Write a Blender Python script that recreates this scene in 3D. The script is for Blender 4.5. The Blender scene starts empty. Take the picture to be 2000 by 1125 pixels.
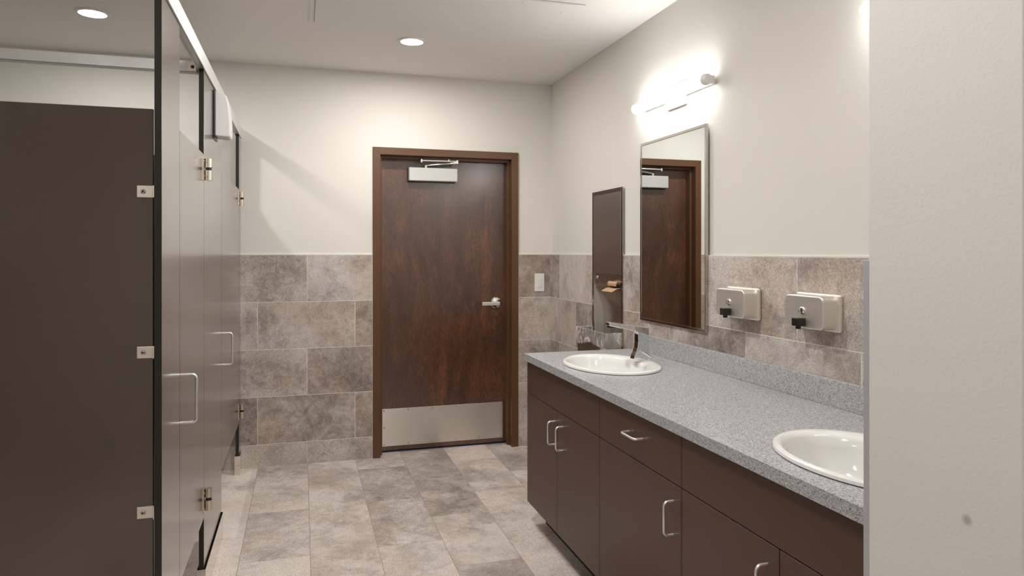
import bpy, bmesh, math, random
from math import pi, sin, cos, radians
from mathutils import Vector, Matrix
random.seed(7)
S = bpy.context.scene
COL = S.collection

# ------------------------------------------------------------------ camera
W, H, F = 2000, 1125, 1370.0
EYE = 1.382
cam = bpy.data.cameras.new('camera'); cam.sensor_fit = 'HORIZONTAL'
cam.sensor_width = 36.0; cam.lens = 36.0 * F / W
cam.shift_y = -(562.5 - 492.4) / W
cam.clip_start = 0.02
co = bpy.data.objects.new('camera', cam); COL.objects.link(co)
co.location = (0, 0, EYE); co.rotation_euler = (pi / 2, 0, -radians(16.66))
S.camera = co
# ------------------------------------------------------------------ world and exposure
wd = bpy.data.worlds.new('world'); S.world = wd; wd.use_nodes = True
wd.node_tree.nodes['Background'].inputs[0].default_value = (0.9, 0.95, 1, 1)
wd.node_tree.nodes['Background'].inputs[1].default_value = 0.3
S.view_settings.view_transform = 'Standard'; S.view_settings.look = 'None'
S.view_settings.gamma = 1.0; S.view_settings.use_curve_mapping = False
S.view_settings.exposure = 1.08
DOWN_POWER = 8.0           # watts of every recessed ceiling lamp, added fill lamps included
TUBE_STRENGTH = 11.0        # glow of the tubes over the mirrors and of the added fill tube
# room measures (metres; the camera stands over x=0, y=0)
YB, XR, XL, YF, HC = 4.778, 1.722, -2.15, -1.7, 2.589
TT = 1.3645                # top of the wall tiles
XP = -0.375                # front face of the toilet partition

# ------------------------------------------------------------------ material helpers
def newmat(name):
    m = bpy.data.materials.new(name); m.use_nodes = True
    nt = m.node_tree; b = nt.nodes['Principled BSDF']
    return m, nt, b
def node(nt, t, **kw):
    n = nt.nodes.new(t)
    for k, v in kw.items(): setattr(n, k, v)
    return n
def coords(nt, scale=(1, 1, 1), out='Object'):
    tc = node(nt, 'ShaderNodeTexCoord'); mp = node(nt, 'ShaderNodeMapping')
    mp.inputs['Scale'].default_value = scale
    nt.links.new(tc.outputs[out], mp.inputs['Vector'])
    return mp.outputs['Vector']
def noise(nt, vec, scale, detail=4, rough=.55, dist=0.0):
    n = node(nt, 'ShaderNodeTexNoise')
    n.inputs['Scale'].default_value = scale; n.inputs['Detail'].default_value = detail
    n.inputs['Roughness'].default_value = rough; n.inputs['Distortion'].default_value = dist
    if vec is not None: nt.links.new(vec, n.inputs['Vector'])
    return n
def ramp(nt, fac, stops):
    r = node(nt, 'ShaderNodeValToRGB'); cr = r.color_ramp
    while len(cr.elements) < len(stops): cr.elements.new(.5)
    for e, (p, c) in zip(cr.elements, stops):
        e.position = p; e.color = (*c, 1) if len(c) == 3 else c
    nt.links.new(fac, r.inputs['Fac']); return r.outputs['Color']
def mix(nt, fac, a, b, mode='MIX'):
    m = node(nt, 'ShaderNodeMix', data_type='RGBA', blend_type=mode)
    for sock, v in ((m.inputs[0], fac), (m.inputs[6], a), (m.inputs[7], b)):
        if hasattr(v, 'links'): nt.links.new(v, sock)
        elif isinstance(v, (int, float)): sock.default_value = v
        else: sock.default_value = (*v, 1)
    return m.outputs[2]
def math_(nt, op, a, b=0.0):
    m = node(nt, 'ShaderNodeMath', operation=op)
    for i, v in enumerate((a, b)):
        if hasattr(v, 'links'): nt.links.new(v, m.inputs[i])
        else: m.inputs[i].default_value = v
    return m.outputs[0]
def bump(nt, b, h, strength=.1, dist=.001):
    bp = node(nt, 'ShaderNodeBump'); bp.inputs['Strength'].default_value = strength
    bp.inputs['Distance'].default_value = dist
    nt.links.new(h, bp.inputs['Height']); nt.links.new(bp.outputs[0], b.inputs['Normal'])
def simple(name, col, rough=.5, metal=0.0, spec=.5, var=0.04, vscale=6, bmp=0.0, bscale=200, scale=(1, 1, 1)):
    m, nt, b = newmat(name)
    v = coords(nt, scale)
    n = noise(nt, v, vscale)
    c = ramp(nt, n.outputs['Fac'], [(.3, tuple(x * (1 - var) for x in col)), (.7, tuple(min(1, x * (1 + var)) for x in col))])
    nt.links.new(c, b.inputs['Base Color'])
    b.inputs['Roughness'].default_value = rough; b.inputs['Metallic'].default_value = metal
    b.inputs['Specular IOR Level'].default_value = spec
    if bmp:
        n2 = noise(nt, v, bscale, 3); bump(nt, b, n2.outputs['Fac'], bmp)
    return m
def paint(name, col):
    m, nt, b = newmat(name)
    v = coords(nt)
    n = noise(nt, v, 1.3, 3)
    c = ramp(nt, n.outputs['Fac'], [(.3, tuple(x * .985 for x in col)), (.7, col)])
    nt.links.new(c, b.inputs['Base Color'])
    b.inputs['Roughness'].default_value = .62; b.inputs['Specular IOR Level'].default_value = .35
    n2 = noise(nt, v, 140, 3); bump(nt, b, n2.outputs['Fac'], .22, .0012)
    return m
def smudge(m, spots, k=.6, col=(.16, .14, .14)):
    nt = m.node_tree; b = nt.nodes['Principled BSDF']; src = b.inputs['Base Color'].links[0].from_socket
    g_ = node(nt, 'ShaderNodeNewGeometry')
    for (p, r) in spots:
        d = node(nt, 'ShaderNodeVectorMath', operation='DISTANCE'); nt.links.new(g_.outputs['Position'], d.inputs[0]); d.inputs[1].default_value = p
        f = ramp(nt, math_(nt, 'DIVIDE', d.outputs['Value'], r), [(.35, (1 - k,) * 3), (1, (0, 0, 0))])
        src = mix(nt, f, src, col)
    nt.links.new(src, b.inputs['Base Color'])
def node_off(nt, v):
    a = node(nt, 'ShaderNodeVectorMath', operation='ADD'); nt.links.new(v, a.inputs[0]); a.inputs[1].default_value = (5.3, 9.1, 2.7)
    return a.outputs[0]
def tile_mat(name, dark, mid, light, warm, rough=.45, tone=.15):
    m, nt, b = newmat(name)
    tc = node(nt, 'ShaderNodeTexCoord'); at = node(nt, 'ShaderNodeAttribute', attribute_name='tile')
    off = node(nt, 'ShaderNodeVectorMath', operation='MULTIPLY_ADD')
    nt.links.new(at.outputs['Color'], off.inputs[0]); off.inputs[1].default_value = (17, 23, 31)
    nt.links.new(tc.outputs['Object'], off.inputs[2]); v = off.outputs[0]
    sep = node(nt, 'ShaderNodeSeparateColor'); nt.links.new(at.outputs['Color'], sep.inputs[0])
    big = noise(nt, v, 3.2, 7, .62, .5).outputs['Fac']
    t = math_(nt, 'ADD', math_(nt, 'MULTIPLY_ADD_' if False else 'ADD', math_(nt, 'MULTIPLY', big, .72), .15), math_(nt, 'MULTIPLY', math_(nt, 'SUBTRACT', sep.outputs[0], .5), tone))
    med = noise(nt, v, 17, 9, .78, .7).outputs['Fac']
    t2 = math_(nt, 'ADD', t, math_(nt, 'MULTIPLY', math_(nt, 'SUBTRACT', med, .5), .62))
    c = ramp(nt, t2, [(.30, dark), (.45, mid), (.60, light), (.75, tuple(x * 1.12 for x in light))])
    wn = noise(nt, v, 2.3, 3, .5, .2).outputs['Fac']
    wf = ramp(nt, wn, [(.46, (0, 0, 0)), (.66, (.65, .65, .65))])
    c = mix(nt, wf, c, mix(nt, .5, c, warm))
    bn = noise(nt, node_off(nt, v), 2.0, 4, .6, .3).outputs['Fac']
    bf = ramp(nt, bn, [(.52, (0, 0, 0)), (.70, (.55, .55, .55))])
    c = mix(nt, bf, c, mix(nt, 1.0, c, (.80, .86, .95), 'MULTIPLY'))
    # pale wavy veins
    vn = noise(nt, v, 9, 6, .7, 1.8).outputs['Fac']
    vf = ramp(nt, vn, [(.485, (0, 0, 0)), (.5, (.35, .35, .35)), (.515, (0, 0, 0))])
    c = mix(nt, vf, c, tuple(min(1, x * 1.35) for x in light))
    fine = noise(nt, v, 210, 3, .85).outputs['Fac']
    fr = ramp(nt, fine, [(.34, (.50, .49, .48)), (.5, (1, 1, 1)), (.68, (1.35, 1.35, 1.34))])
    c = mix(nt, 1.0, c, fr, 'MULTIPLY')
    nt.links.new(c, b.inputs['Base Color'])
    rr = ramp(nt, med, [(.3, (rough + .1,) * 3), (.7, (rough - .06,) * 3)])
    nt.links.new(rr, b.inputs['Roughness']); b.inputs['Specular IOR Level'].default_value = .4
    bump(nt, b, fine, .12, .001)
    return m
def brushed(name, col, rough=.28, scale=(1, 1, 90), metal=1.0, aniso=.5, tangent=None):
    m, nt, b = newmat(name)
    v = coords(nt, scale)
    n = noise(nt, v, 12, 5, .7)
    c = ramp(nt, n.outputs['Fac'], [(.3, tuple(x * .9 for x in col)), (.7, col)])
    nt.links.new(c, b.inputs['Base Color'])
    r = ramp(nt, n.outputs['Fac'], [(.3, (rough + .06,) * 3), (.7, (rough - .04,) * 3)])
    nt.links.new(r, b.inputs['Roughness']); b.inputs['Metallic'].default_value = metal
    b.inputs['Anisotropic'].default_value = aniso
    if tangent:
        cv = node(nt, 'ShaderNodeCombineXYZ'); 
        for k in range(3): cv.inputs[k].default_value = tangent[k]
        nt.links.new(cv.outputs[0], b.inputs['Tangent'])
    return m
def granite(name):
    m, nt, b = newmat(name)
    v = coords(nt)
    vo = node(nt, 'ShaderNodeTexVoronoi'); vo.inputs['Scale'].default_value = 560
    nt.links.new(v, vo.inputs['Vector'])
    sp = node(nt, 'ShaderNodeSeparateColor'); nt.links.new(vo.outputs['Color'], sp.inputs[0])
    c = ramp(nt, sp.outputs[0], [(0, (.035, .04, .05)), (.17, (.05, .055, .065)), (.25, (.34, .345, .355)), (.5, (.52, .525, .53)), (.75, (.66, .66, .66)), (.86, (.8, .8, .79)), (1, (.85, .85, .84))])
    n = noise(nt, v, 160, 3, .6).outputs['Fac']
    c = mix(nt, .35, c, ramp(nt, n, [(.35, (.16, .165, .17)), (.65, (.62, .62, .61))]))
    c = mix(nt, 1.0, c, (.90, .91, .93), 'MULTIPLY')
    nt.links.new(c, b.inputs['Base Color'])
    b.inputs['Roughness'].default_value = .27; b.inputs['Specular IOR Level'].default_value = 1.0
    return m
def wood(name, dark, mid, light, rough=.34):
    m, nt, b = newmat(name)
    v = coords(nt, (1, 1, .32))
    n0 = noise(nt, v, 5, 4, .6, 1.2)
    n1 = noise(nt, coords(nt, (1, 1, .34)), 40, 9, .78, 3.0)
    t = math_(nt, 'ADD', math_(nt, 'MULTIPLY', n0.outputs['Fac'], .42), math_(nt, 'MULTIPLY', n1.outputs['Fac'], .58))
    c = ramp(nt, t, [(.38, dark), (.52, mid), (.64, light)])
    n2 = noise(nt, coords(nt, (1, 1, .10)), 140, 5, .8, .6)
    c = mix(nt, 1.0, c, ramp(nt, n2.outputs['Fac'], [(.35, (.72, .72, .72)), (.65, (1.18, 1.15, 1.1))]), 'MULTIPLY')
    nt.links.new(c, b.inputs['Base Color'])
    b.inputs['Roughness'].default_value = rough
    bump(nt, b, n1.outputs['Fac'], .04, .0008)
    b.inputs['Coat Weight'].default_value = 1.0; b.inputs['Coat Roughness'].default_value = .22; b.inputs['Coat IOR'].default_value = 1.7
    return m
def laminate(name, col, rough, var=.10, spec=.5):
    m, nt, b = newmat(name)
    n = noise(nt, coords(nt, (1, 1, .12)), 60, 5, .7)
    c = ramp(nt, n.outputs['Fac'], [(.3, tuple(x * (1 - var) for x in col)), (.7, tuple(x * (1 + var) for x in col))])
    nt.links.new(c, b.inputs['Base Color'])
    b.inputs['Roughness'].default_value = rough; b.inputs['Specular IOR Level'].default_value = spec
    return m
def emis(name, col, s):
    m, nt, b = newmat(name)
    n = noise(nt, coords(nt), 3, 1)
    c = ramp(nt, n.outputs['Fac'], [(.0, col), (1, col)])
    nt.links.new(c, b.inputs['Emission Color']); b.inputs['Emission Strength'].default_value = s
    b.inputs['Base Color'].default_value = (.8, .8, .8, 1)
    return m

M = {}
M['wall'] = paint('wall_paint', (.74, .722, .668))
M['ceil'] = paint('ceiling_paint', (.87, .855, .82))
M['wing'] = paint('wing_paint', (.74, .73, .70))
smudge(M['wing'], [((.92, .782, .995), .010)], .5)
M['gap'] = simple('shadow_gap', (.42, .41, .39), .8)
M['hatch'] = paint('hatch_paint', (.86, .86, .84))
M['wtile'] = tile_mat('wall_tile', (.185, .149, .130), (.37, .314, .279), (.60, .54, .49), (.44, .31, .21))
M['ftile'] = tile_mat('floor_tile', (.28, .233, .206), (.475, .410, .368), (.71, .64, .59), (.56, .42, .31), .42, .24)
M['grout'] = simple('grout', (.74, .71, .65), .8, bmp=.2)
M['fgrout'] = simple('floor_grout', (.40, .33, .265), .8, bmp=.2)
M['caulk'] = simple('caulk', (.78, .76, .70), .5)
M['lam'] = laminate('partition_laminate', (.050, .032, .025), .2, .03, 1.0)
_b = M['lam'].node_tree.nodes['Principled BSDF']; _b.inputs['Coat Weight'].default_value = 1.0; _b.inputs['Coat Roughness'].default_value = .2
smudge(M['lam'], [((-.733, 2.172, 1.770), .02), ((-.511, 2.172, .852), .02)], .5, (.012, .010, .010))
M['lamedge'] = simple('partition_edge', (.012, .012, .010), .4)
M['cab'] = laminate('cabinet_laminate', (.078, .037, .021), .36, .06)
M['cabin'] = simple('cabinet_shadow_gap', (.012, .009, .008), .7)
M['kick'] = simple('black_cove_base', (.014, .013, .012), .5)
M['wood'] = wood('door_wood', (.032, .012, .006), (.085, .030, .012), (.20, .072, .026), .36)
M['frame'] = simple('frame_paint', (.115, .052, .022), .32, var=.06, vscale=3, bmp=.05, bscale=300)
M['steel'] = brushed('brushed_steel', (.90, .86, .80), .48, (1, 1, 40), aniso=.3)
M['steelh'] = brushed('brushed_steel_plate', (.84, .80, .74), .30, (1, 1, 90), aniso=.85, tangent=(0, 0, 1))
M['steelsat'] = brushed('satin_steel', (.70, .655, .60), .24, (1, 8, 1), aniso=.0)
M['steelpol'] = brushed('polished_steel', (.60, .57, .54), .09, (1, 1, 60), aniso=.1)
M['alu'] = brushed('satin_aluminium', (.74, .74, .74), .33, (1, 60, 1), metal=.4)
M['shoe'] = simple('shoe_stainless', (.74, .70, .66), .14, 1.0, var=.02)
M['dispdoor'] = simple('dispenser_door_steel', (.66, .62, .58), .30, 1.0, var=.02, vscale=2)
M['chrome'] = simple('chrome', (.82, .83, .84), .04, 1.0, var=.01)
M['handle'] = simple('satin_nickel', (.80, .79, .77), .34, .72, var=.02)
M['hinge'] = simple('nickel_hinge', (.72, .66, .59), .26, 1.0, var=.03)
M['mirror'] = simple('mirror_glass', (.80, .83, .82), .005, 1.0, var=.0)
M['ceramic'] = simple('white_ceramic', (.80, .795, .775), .10, var=.01)
M['granite'] = granite('speckled_countertop')
M['plastic'] = simple('white_plastic', (.80, .79, .79), .3, var=.01)
M['switch'] = simple('switch_plastic', (.84, .84, .82), .35, var=.01)
M['black'] = simple('black_plastic', (.012, .012, .012), .25)
M['closer'] = simple('closer_aluminium_paint', (.58, .58, .56), .42, .25, var=.02)
M['fixture'] = simple('fixture_enamel', (.76, .75, .73), .35, var=.01)
M['tube'] = emis('tube_diffuser', (1, .985, .97), TUBE_STRENGTH)
M['lens'] = emis('downlight_lens', (1, .985, .96), 3.0)
M['trimring'] = simple('white_trim_ring', (.78, .77, .74), .4)
M['paper'] = simple('brown_paper_towel', (.52, .34, .19), .8, bmp=.2, bscale=400)
M['slot'] = simple('dark_recess', (.02, .018, .016), .6)
M['edgetrim'] = simple('edge_trim_coating', (.46, .475, .51), .45, .1)
M['blue'] = simple('blue_tape', (.06, .11, .19), .5)
def bag_mat():
    m, nt, b = newmat('clear_plastic_bag')
    b.inputs['Base Color'].default_value = (.92, .93, .94, 1)
    b.inputs['Roughness'].default_value = .12
    n = noise(nt, coords(nt, (1, 1, .5)), 17, 4, .55, 2.2)
    f = ramp(nt, n.outputs['Fac'], [(.40, (.16, .16, .16)), (.52, (.26, .26, .26)), (.60, (.7, .7, .7)), (.66, (.25, .25, .25))])
    nt.links.new(f, b.inputs['Alpha'])
    bump(nt, b, n.outputs['Fac'], .5, .008)
    return m
M['bag'] = bag_mat()

# ------------------------------------------------------------------ mesh helpers
class MB:
    def __init__(s): s.bm = bmesh.new(); s.mats = []; s.lay = None
    def mi(s, mat):
        if mat not in s.mats: s.mats.append(mat)
        return s.mats.index(mat)
    def _tag(s, before, mat, smooth=False):
        i = s.mi(mat)
        for f in s.bm.faces:
            if f not in before: f.material_index = i; f.smooth = smooth
    def box(s, x0, x1, y0, y1, z0, z1, mat, bev=0.0, seg=2, mtx=None):
        before = set(s.bm.faces)
        r = bmesh.ops.create_cube(s.bm, size=1.0)
        T = Matrix.Translation(((x0 + x1) / 2, (y0 + y1) / 2, (z0 + z1) / 2)) @ Matrix.Diagonal((abs(x1 - x0), abs(y1 - y0), abs(z1 - z0), 1))
        bmesh.ops.transform(s.bm, matrix=T, verts=r['verts'])
        if bev:
            es = list({e for v in r['verts'] for e in v.link_edges})
            bmesh.ops.bevel(s.bm, geom=es, offset=bev, segments=seg, profile=.5, affect='EDGES')
        vs = list({v for f in s.bm.faces if f not in before for v in f.verts})
        if mtx is not None: bmesh.ops.transform(s.bm, matrix=mtx, verts=vs)
        s._tag(before, mat, smooth=False); return s
    def cyl(s, p0, p1, r0, mat, r1=None, seg=24, caps=True, smooth=True):
        r1 = r0 if r1 is None else r1
        p0, p1 = Vector(p0), Vector(p1); d = p1 - p0
        before = set(s.bm.faces)
        Mx = Matrix.Translation((p0 + p1) / 2) @ d.to_track_quat('Z', 'Y').to_matrix().to_4x4()
        bmesh.ops.create_cone(s.bm, cap_ends=caps, segments=seg, radius1=r0, radius2=r1, depth=d.length, matrix=Mx)
        i = s.mi(mat)
        for f in s.bm.faces:
            if f not in before: f.material_index = i; f.smooth = smooth and len(f.verts) == 4
        return s
    def lathe(s, c, axis, prof, mat, seg=32, sx=1.0, sy=1.0, smooth=True):
        # prof: list of (radius, height along axis)
        q = Vector(axis).to_track_quat('Z', 'Y').to_matrix().to_4x4(); T = Matrix.Translation(c) @ q
        rings = []
        for r, h in prof:
            if r <= 1e-6: rings.append([s.bm.verts.new(T @ Vector((0, 0, h)))])
            else: rings.append([s.bm.verts.new(T @ Vector((r * sx * cos(2 * pi * k / seg), r * sy * sin(2 * pi * k / seg), h))) for k in range(seg)])
        i = s.mi(mat)
        for a, b in zip(rings[:-1], rings[1:]):
            for k in range(seg):
                k2 = (k + 1) % seg
                if len(a) == 1 and len(b) == 1: continue
                if len(a) == 1: vs = (a[0], b[k2], b[k])
                elif len(b) == 1: vs = (a[k], a[k2], b[0])
                else: vs = (a[k], a[k2], b[k2], b[k])
                f = s.bm.faces.new(vs); f.material_index = i; f.smooth = smooth
        return s
    def tube(s, pts, r, mat, seg=12):
        pts = [Vector(p) for p in pts]; rings = []
        up = Vector((0.13, .21, .97)).normalized()
        for k, p in enumerate(pts):
            t = (pts[min(k + 1, len(pts) - 1)] - pts[max(k - 1, 0)]).normalized()
            a = t.cross(up)
            if a.length < .05: a = t.cross(Vector((1, 0, 0)))
            a.normalize(); b = t.cross(a).normalized()
            if rings and (a.dot(pa) < 0): a, b = -a, -b
            pa = a
            rings.append([s.bm.verts.new(p + a * r * cos(2 * pi * j / seg) + b * r * sin(2 * pi * j / seg)) for j in range(seg)])
        i = s.mi(mat)
        for A, B in zip(rings[:-1], rings[1:]):
            for j in range(seg):
                f = s.bm.faces.new((A[j], A[(j + 1) % seg], B[(j + 1) % seg], B[j])); f.material_index = i; f.smooth = True
        for R_ in (rings[0], list(reversed(rings[-1]))):
            f = s.bm.faces.new(R_); f.material_index = i
        return s
    def prism(s, poly, axis, a, b, mat, bev=0.0, seg=2, smooth=False):
        # poly: 2-D outline in the two remaining axes (order x,y,z), extruded from a to b along axis
        def P(u, v, w):
            return {'x': (w, u, v), 'y': (u, w, v), 'z': (u, v, w)}[axis]
        before = set(s.bm.faces)
        A = [s.bm.verts.new(P(u, v, a)) for u, v in poly]; B = [s.bm.verts.new(P(u, v, b)) for u, v in poly]
        n = len(poly)
        s.bm.faces.new(A); s.bm.faces.new(list(reversed(B)))
        for k in range(n): s.bm.faces.new((A[k], B[k], B[(k + 1) % n], A[(k + 1) % n]))
        new = [f for f in s.bm.faces if f not in before]
        bmesh.ops.recalc_face_normals(s.bm, faces=new)
        if bev:
            es = list({e for f in new for e in f.edges})
            bmesh.ops.bevel(s.bm, geom=es, offset=bev, segments=seg, profile=.5, affect='EDGES')
        s._tag(before, mat, smooth); return s
    def build(s, name, parent=None, origin=(0, 0, 0), recalc=True, weld=False):
        o = Vector(origin)
        if weld: bmesh.ops.remove_doubles(s.bm, verts=s.bm.verts, dist=1e-5)
        if recalc: bmesh.ops.recalc_face_normals(s.bm, faces=s.bm.faces)
        s.bm.normal_update()
        for e in s.bm.edges:
            if len(e.link_faces) == 2 and e.calc_face_angle(0) > radians(38): e.smooth = False
        me = bpy.data.meshes.new(name)
        for v in s.bm.verts: v.co -= o
        s.bm.to_mesh(me); s.bm.free()
        for m in s.mats: me.materials.append(M[m])
        ob = bpy.data.objects.new(name, me); COL.objects.link(ob)
        if parent is not None:
            ob.parent = parent
            base = Vector(parent.location)
            q = parent.parent
            while q is not None: base += Vector(q.location); q = q.parent
            ob.location = o - base
        else: ob.location = o
        return ob
def centre(b):  # middle of the bounding box of a builder
    xs = [v.co for v in b.bm.verts]
    return tuple((min(p[i] for p in xs) + max(p[i] for p in xs)) / 2 for i in range(3))
def part(b, name, parent, label=None):
    o = b.build(name, parent, centre(b))
    if label: o['label'] = label
    return o
def thing(name, loc, label, cat, group=None):
    o = bpy.data.objects.new(name, None); COL.objects.link(o); o.location = loc
    o.empty_display_size = .05
    o['label'] = label; o['category'] = cat
    if group: o['group'] = group
    return o
def tag(o, label, cat, group=None):
    o['label'] = label; o['category'] = cat
    if group: o['group'] = group
    return o
def struct(b, name, label=None):
    o = b.build(name); o['kind'] = 'structure'
    if label: o['label'] = label
    return o
def copy_tree(o, parent=None):
    c = o.copy(); COL.objects.link(c); c.parent = parent
    for ch in list(o.children): copy_tree(ch, c)
    return c

# ------------------------------------------------------------------ room shell
WT = .12
b = MB(); b.box(XL - WT, XR + WT, YF - WT, YB + .5, -.12, -.0012, 'fgrout'); 
# floor tiles: columns 0.3055 wide along x, 0.61 long, half-lapped
def tiles(b, rects, mk, mat, bev=.0012):
    lay = b.bm.loops.layers.float_color.get('tile') or b.bm.loops.layers.float_color.new('tile')
    for r in rects:
        before = set(b.bm.faces)
        mk(b, r, mat, bev)
        c = (random.random(), random.random(), random.random(), 1)
        for f in b.bm.faces:
            if f not in before:
                for l in f.loops: l[lay] = c
def quick_tile(b, x0, x1, y0, y1, z0, z1, mat, ax, bev):
    # box with chamfered outer edge, six-sided, built directly (ax: outward normal axis and sign)
    i = b.mi(mat); V = b.bm.verts.new; e = bev
    if ax == '+z': o = [(x0, y0), (x1, y0), (x1, y1), (x0, y1)]; P = lambda u, v, w: (u, v, w); w0, w1 = z0, z1
    elif ax == '-y': o = [(x0, z0), (x1, z0), (x1, z1), (x0, z1)]; P = lambda u, v, w: (u, w, v); w0, w1 = y1, y0
    elif ax == '+y': o = [(x1, z0), (x0, z0), (x0, z1), (x1, z1)]; P = lambda u, v, w: (u, w, v); w0, w1 = y0, y1
    elif ax == '-x': o = [(y1, z0), (y0, z0), (y0, z1), (y1, z1)]; P = lambda u, v, w: (w, u, v); w0, w1 = x1, x0
    elif ax == '+x': o = [(y0, z0), (y1, z0), (y1, z1), (y0, z1)]; P = lambda u, v, w: (w, u, v); w0, w1 = x0, x1
    cu = sum(p[0] for p in o) / 4; cv = sum(p[1] for p in o) / 4
    ins = [(u - e * (1 if u > cu else -1), v - e * (1 if v > cv else -1)) for u, v in o]
    sgn = 1 if w1 > w0 else -1
    A = [V(P(u, v, w0)) for u, v in o]; B = [V(P(u, v, w1 - sgn * e)) for u, v in o]; C = [V(P(u, v, w1)) for u, v in ins]
    fs = [b.bm.faces.new(C)]
    for k in range(4):
        k2 = (k + 1) % 4
        fs.append(b.bm.faces.new((A[k], A[k2], B[k2], B[k]))); fs.append(b.bm.faces.new((B[k], B[k2], C[k2], C[k])))
    for f in fs: f.material_index = i
    lay = b.bm.loops.layers.float_color['tile']
    c = (random.random(), random.random(), random.random(), 1)
    for f in fs:
        for l in f.loops: l[lay] = c
b.bm.loops.layers.float_color.new('tile')
g = .0015
k = -7
while -.27 + .3055 * k < XR:
    x0 = -.27 + .3055 * k; x1 = x0 + .3055
    y = 4.548 if k % 2 == 0 else 4.243
    y += .61
    while y > YF:
        a0, a1 = max(y - .61, YF), min(y, YB + .35)
        X0, X1 = max(x0, XL), min(x1, XR)
        if a1 - a0 > .01 and X1 - X0 > .01: quick_tile(b, X0 + g, X1 - g, a0 + g, a1 - g, -.008, 0, 'ftile', '+z', .001)
        y -= .61
    k += 1
struct(b, 'floor')
b = MB(); b.box(XL - WT, XR + WT, YF - WT, YB + .5, HC, HC + .12, 'ceil'); struct(b, 'ceiling')
# back wall with the door opening
DX0, DX1, DZ = .470, 1.458, 2.072
b = MB()
b.box(XL - WT, DX0, YB, YB + .14, 0, HC, 'wall'); b.box(DX1, XR + WT, YB, YB + .14, 0, HC, 'wall'); b.box(DX0, DX1, YB, YB + .14, DZ, HC, 'wall')
struct(b, 'wall_back')
# right wall with the recess for the towel unit
RY0, RY1, RZ0, RZ1 = 3.585, 3.965, .36, 1.725
b = MB()
b.box(XR, XR + WT, YF - WT, RY0, 0, HC, 'wall'); b.box(XR, XR + WT, RY1, YB, 0, HC, 'wall')
b.box(XR, XR + WT, RY0, RY1, 0, RZ0, 'wall'); b.box(XR, XR + WT, RY0, RY1, RZ1, HC, 'wall')
struct(b, 'wall_right')
b = MB(); b.box(XL - WT, XL, YF - WT, YB, 0, HC, 'wall'); struct(b, 'wall_left')
b = MB(); b.box(XL, XR, YF - WT, YF, 0, HC, 'wall'); struct(b, 'wall_front')
WX, WY0, WY1 = .92, .700, .966
b = MB(); b.box(WX, XR, WY0, WY1, 0, HC, 'wing', .002); struct(b, 'wall_wing')
b = MB(); b.box(XR - .4, XR, WY1 - .001, WY1 + .002, 0, .01, 'wing'); b.bm.free()

# wall tiles: rows of 0.3045 from the top down
T = .009; RH = .3045
def wall_tiles(name, axis, u0, u1, w, joints, cuts=(), bot=0.0, top=TT, holes=(), label=None):
    """axis '-y': wall at y=w, u is x.  axis '-x': wall at x=w, u is y.  '+y': wall at y=w facing +y.  '+x'"""
    b = MB(); b.bm.loops.layers.float_color.new('tile')
    def put(U0, U1, Z0, Z1):
        if U1 - U0 < .004 or Z1 - Z0 < .004: return
        for (h0, h1, v0, v1) in holes:
            if U0 < h1 and U1 > h0 and Z0 < v1 and Z1 > v0:
                put(U0, min(U1, h0), Z0, Z1); put(max(U0, h1), U1, Z0, Z1)
                m0, m1 = max(U0, h0), min(U1, h1)
                put(m0, m1, Z0, min(Z1, v0)); put(m0, m1, max(Z0, v1), Z1)
                return
        if axis == '-y': quick_tile(b, U0 + g, U1 - g, w - T, w, Z0 + g, Z1 - g, 'wtile', '-y', .0008)
        elif axis == '+y': quick_tile(b, U0 + g, U1 - g, w, w + T, Z0 + g, Z1 - g, 'wtile', '+y', .0008)
        elif axis == '-x': quick_tile(b, w - T, w, U0 + g, U1 - g, Z0 + g, Z1 - g, 'wtile', '-x', .0008)
        else: quick_tile(b, w, w + T, U0 + g, U1 - g, Z0 + g, Z1 - g, 'wtile', '+x', .0008)
    def grout(U0, U1, Z0, Z1):
        e = .0006
        if axis == '-y': b.box(U0, U1, w - T + e, w + .001, Z0, Z1, 'grout')
        elif axis == '+y': b.box(U0, U1, w - .001, w + T - e, Z0, Z1, 'grout')
        elif axis == '-x': b.box(w - T + e, w + .001, U0, U1, Z0, Z1, 'grout')
        else: b.box(w - .001, w + T - e, U0, U1, Z0, Z1, 'grout')
    if holes:
        h0, h1, v0, v1 = holes[0]
        grout(u0, h0, bot, top); grout(h1, u1, bot, top); grout(h0, h1, bot, v0) if v0 > bot else None
        if v1 < top: grout(h0, h1, v1, top)
    else: grout(u0, u1, bot, top)
    r = 0; z = TT
    while z > bot + .002:
        z0 = max(z - RH, bot)
        ph = joints[r % 2]; L = []
        if ph is None: L = []
        else:
            period = .6105
            kk = math.floor((u0 - ph) / period)
            while ph + kk * period < u1:
                j = ph + kk * period
                if u0 + .004 < j < u1 - .004: L.append(j)
                kk += 1
        E = [u0] + L + [u1]
        for a, c in zip(E[:-1], E[1:]): put(a, c, z0, min(z, top))
        z -= RH; r += 1
    # caulked paint edge on top
    if axis == '-y': b.box(u0, u1, w - T, w, top, top + .004, 'caulk')
    elif axis == '-x': 
        segs = [(u0, u1)] if not holes else [(u0, holes[0][0]), (holes[0][1], u1)]
        for a, c in segs: b.box(w - T, w, a, c, top, top + .004, 'caulk')
    elif axis == '+x': b.box(w, w + T, u0, u1, top, top + .004, 'caulk')
    o = struct(b, name, label); return o
wall_tiles('trim_1', '-y', XL + .009, .453, YB, (.032, -.272), label='stone-look wall tiles left of the door')
wall_tiles('trim_2', '-y', 1.475, XR - .0, YB, (None, None), label='stone-look wall tiles right of the door')
wall_tiles('trim_3', '-x', WY1, YB - T, XR, (4.575, 4.271), holes=((3.572, 3.975, .33, 1.5),), label='stone-look wall tiles behind the vanity')
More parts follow.
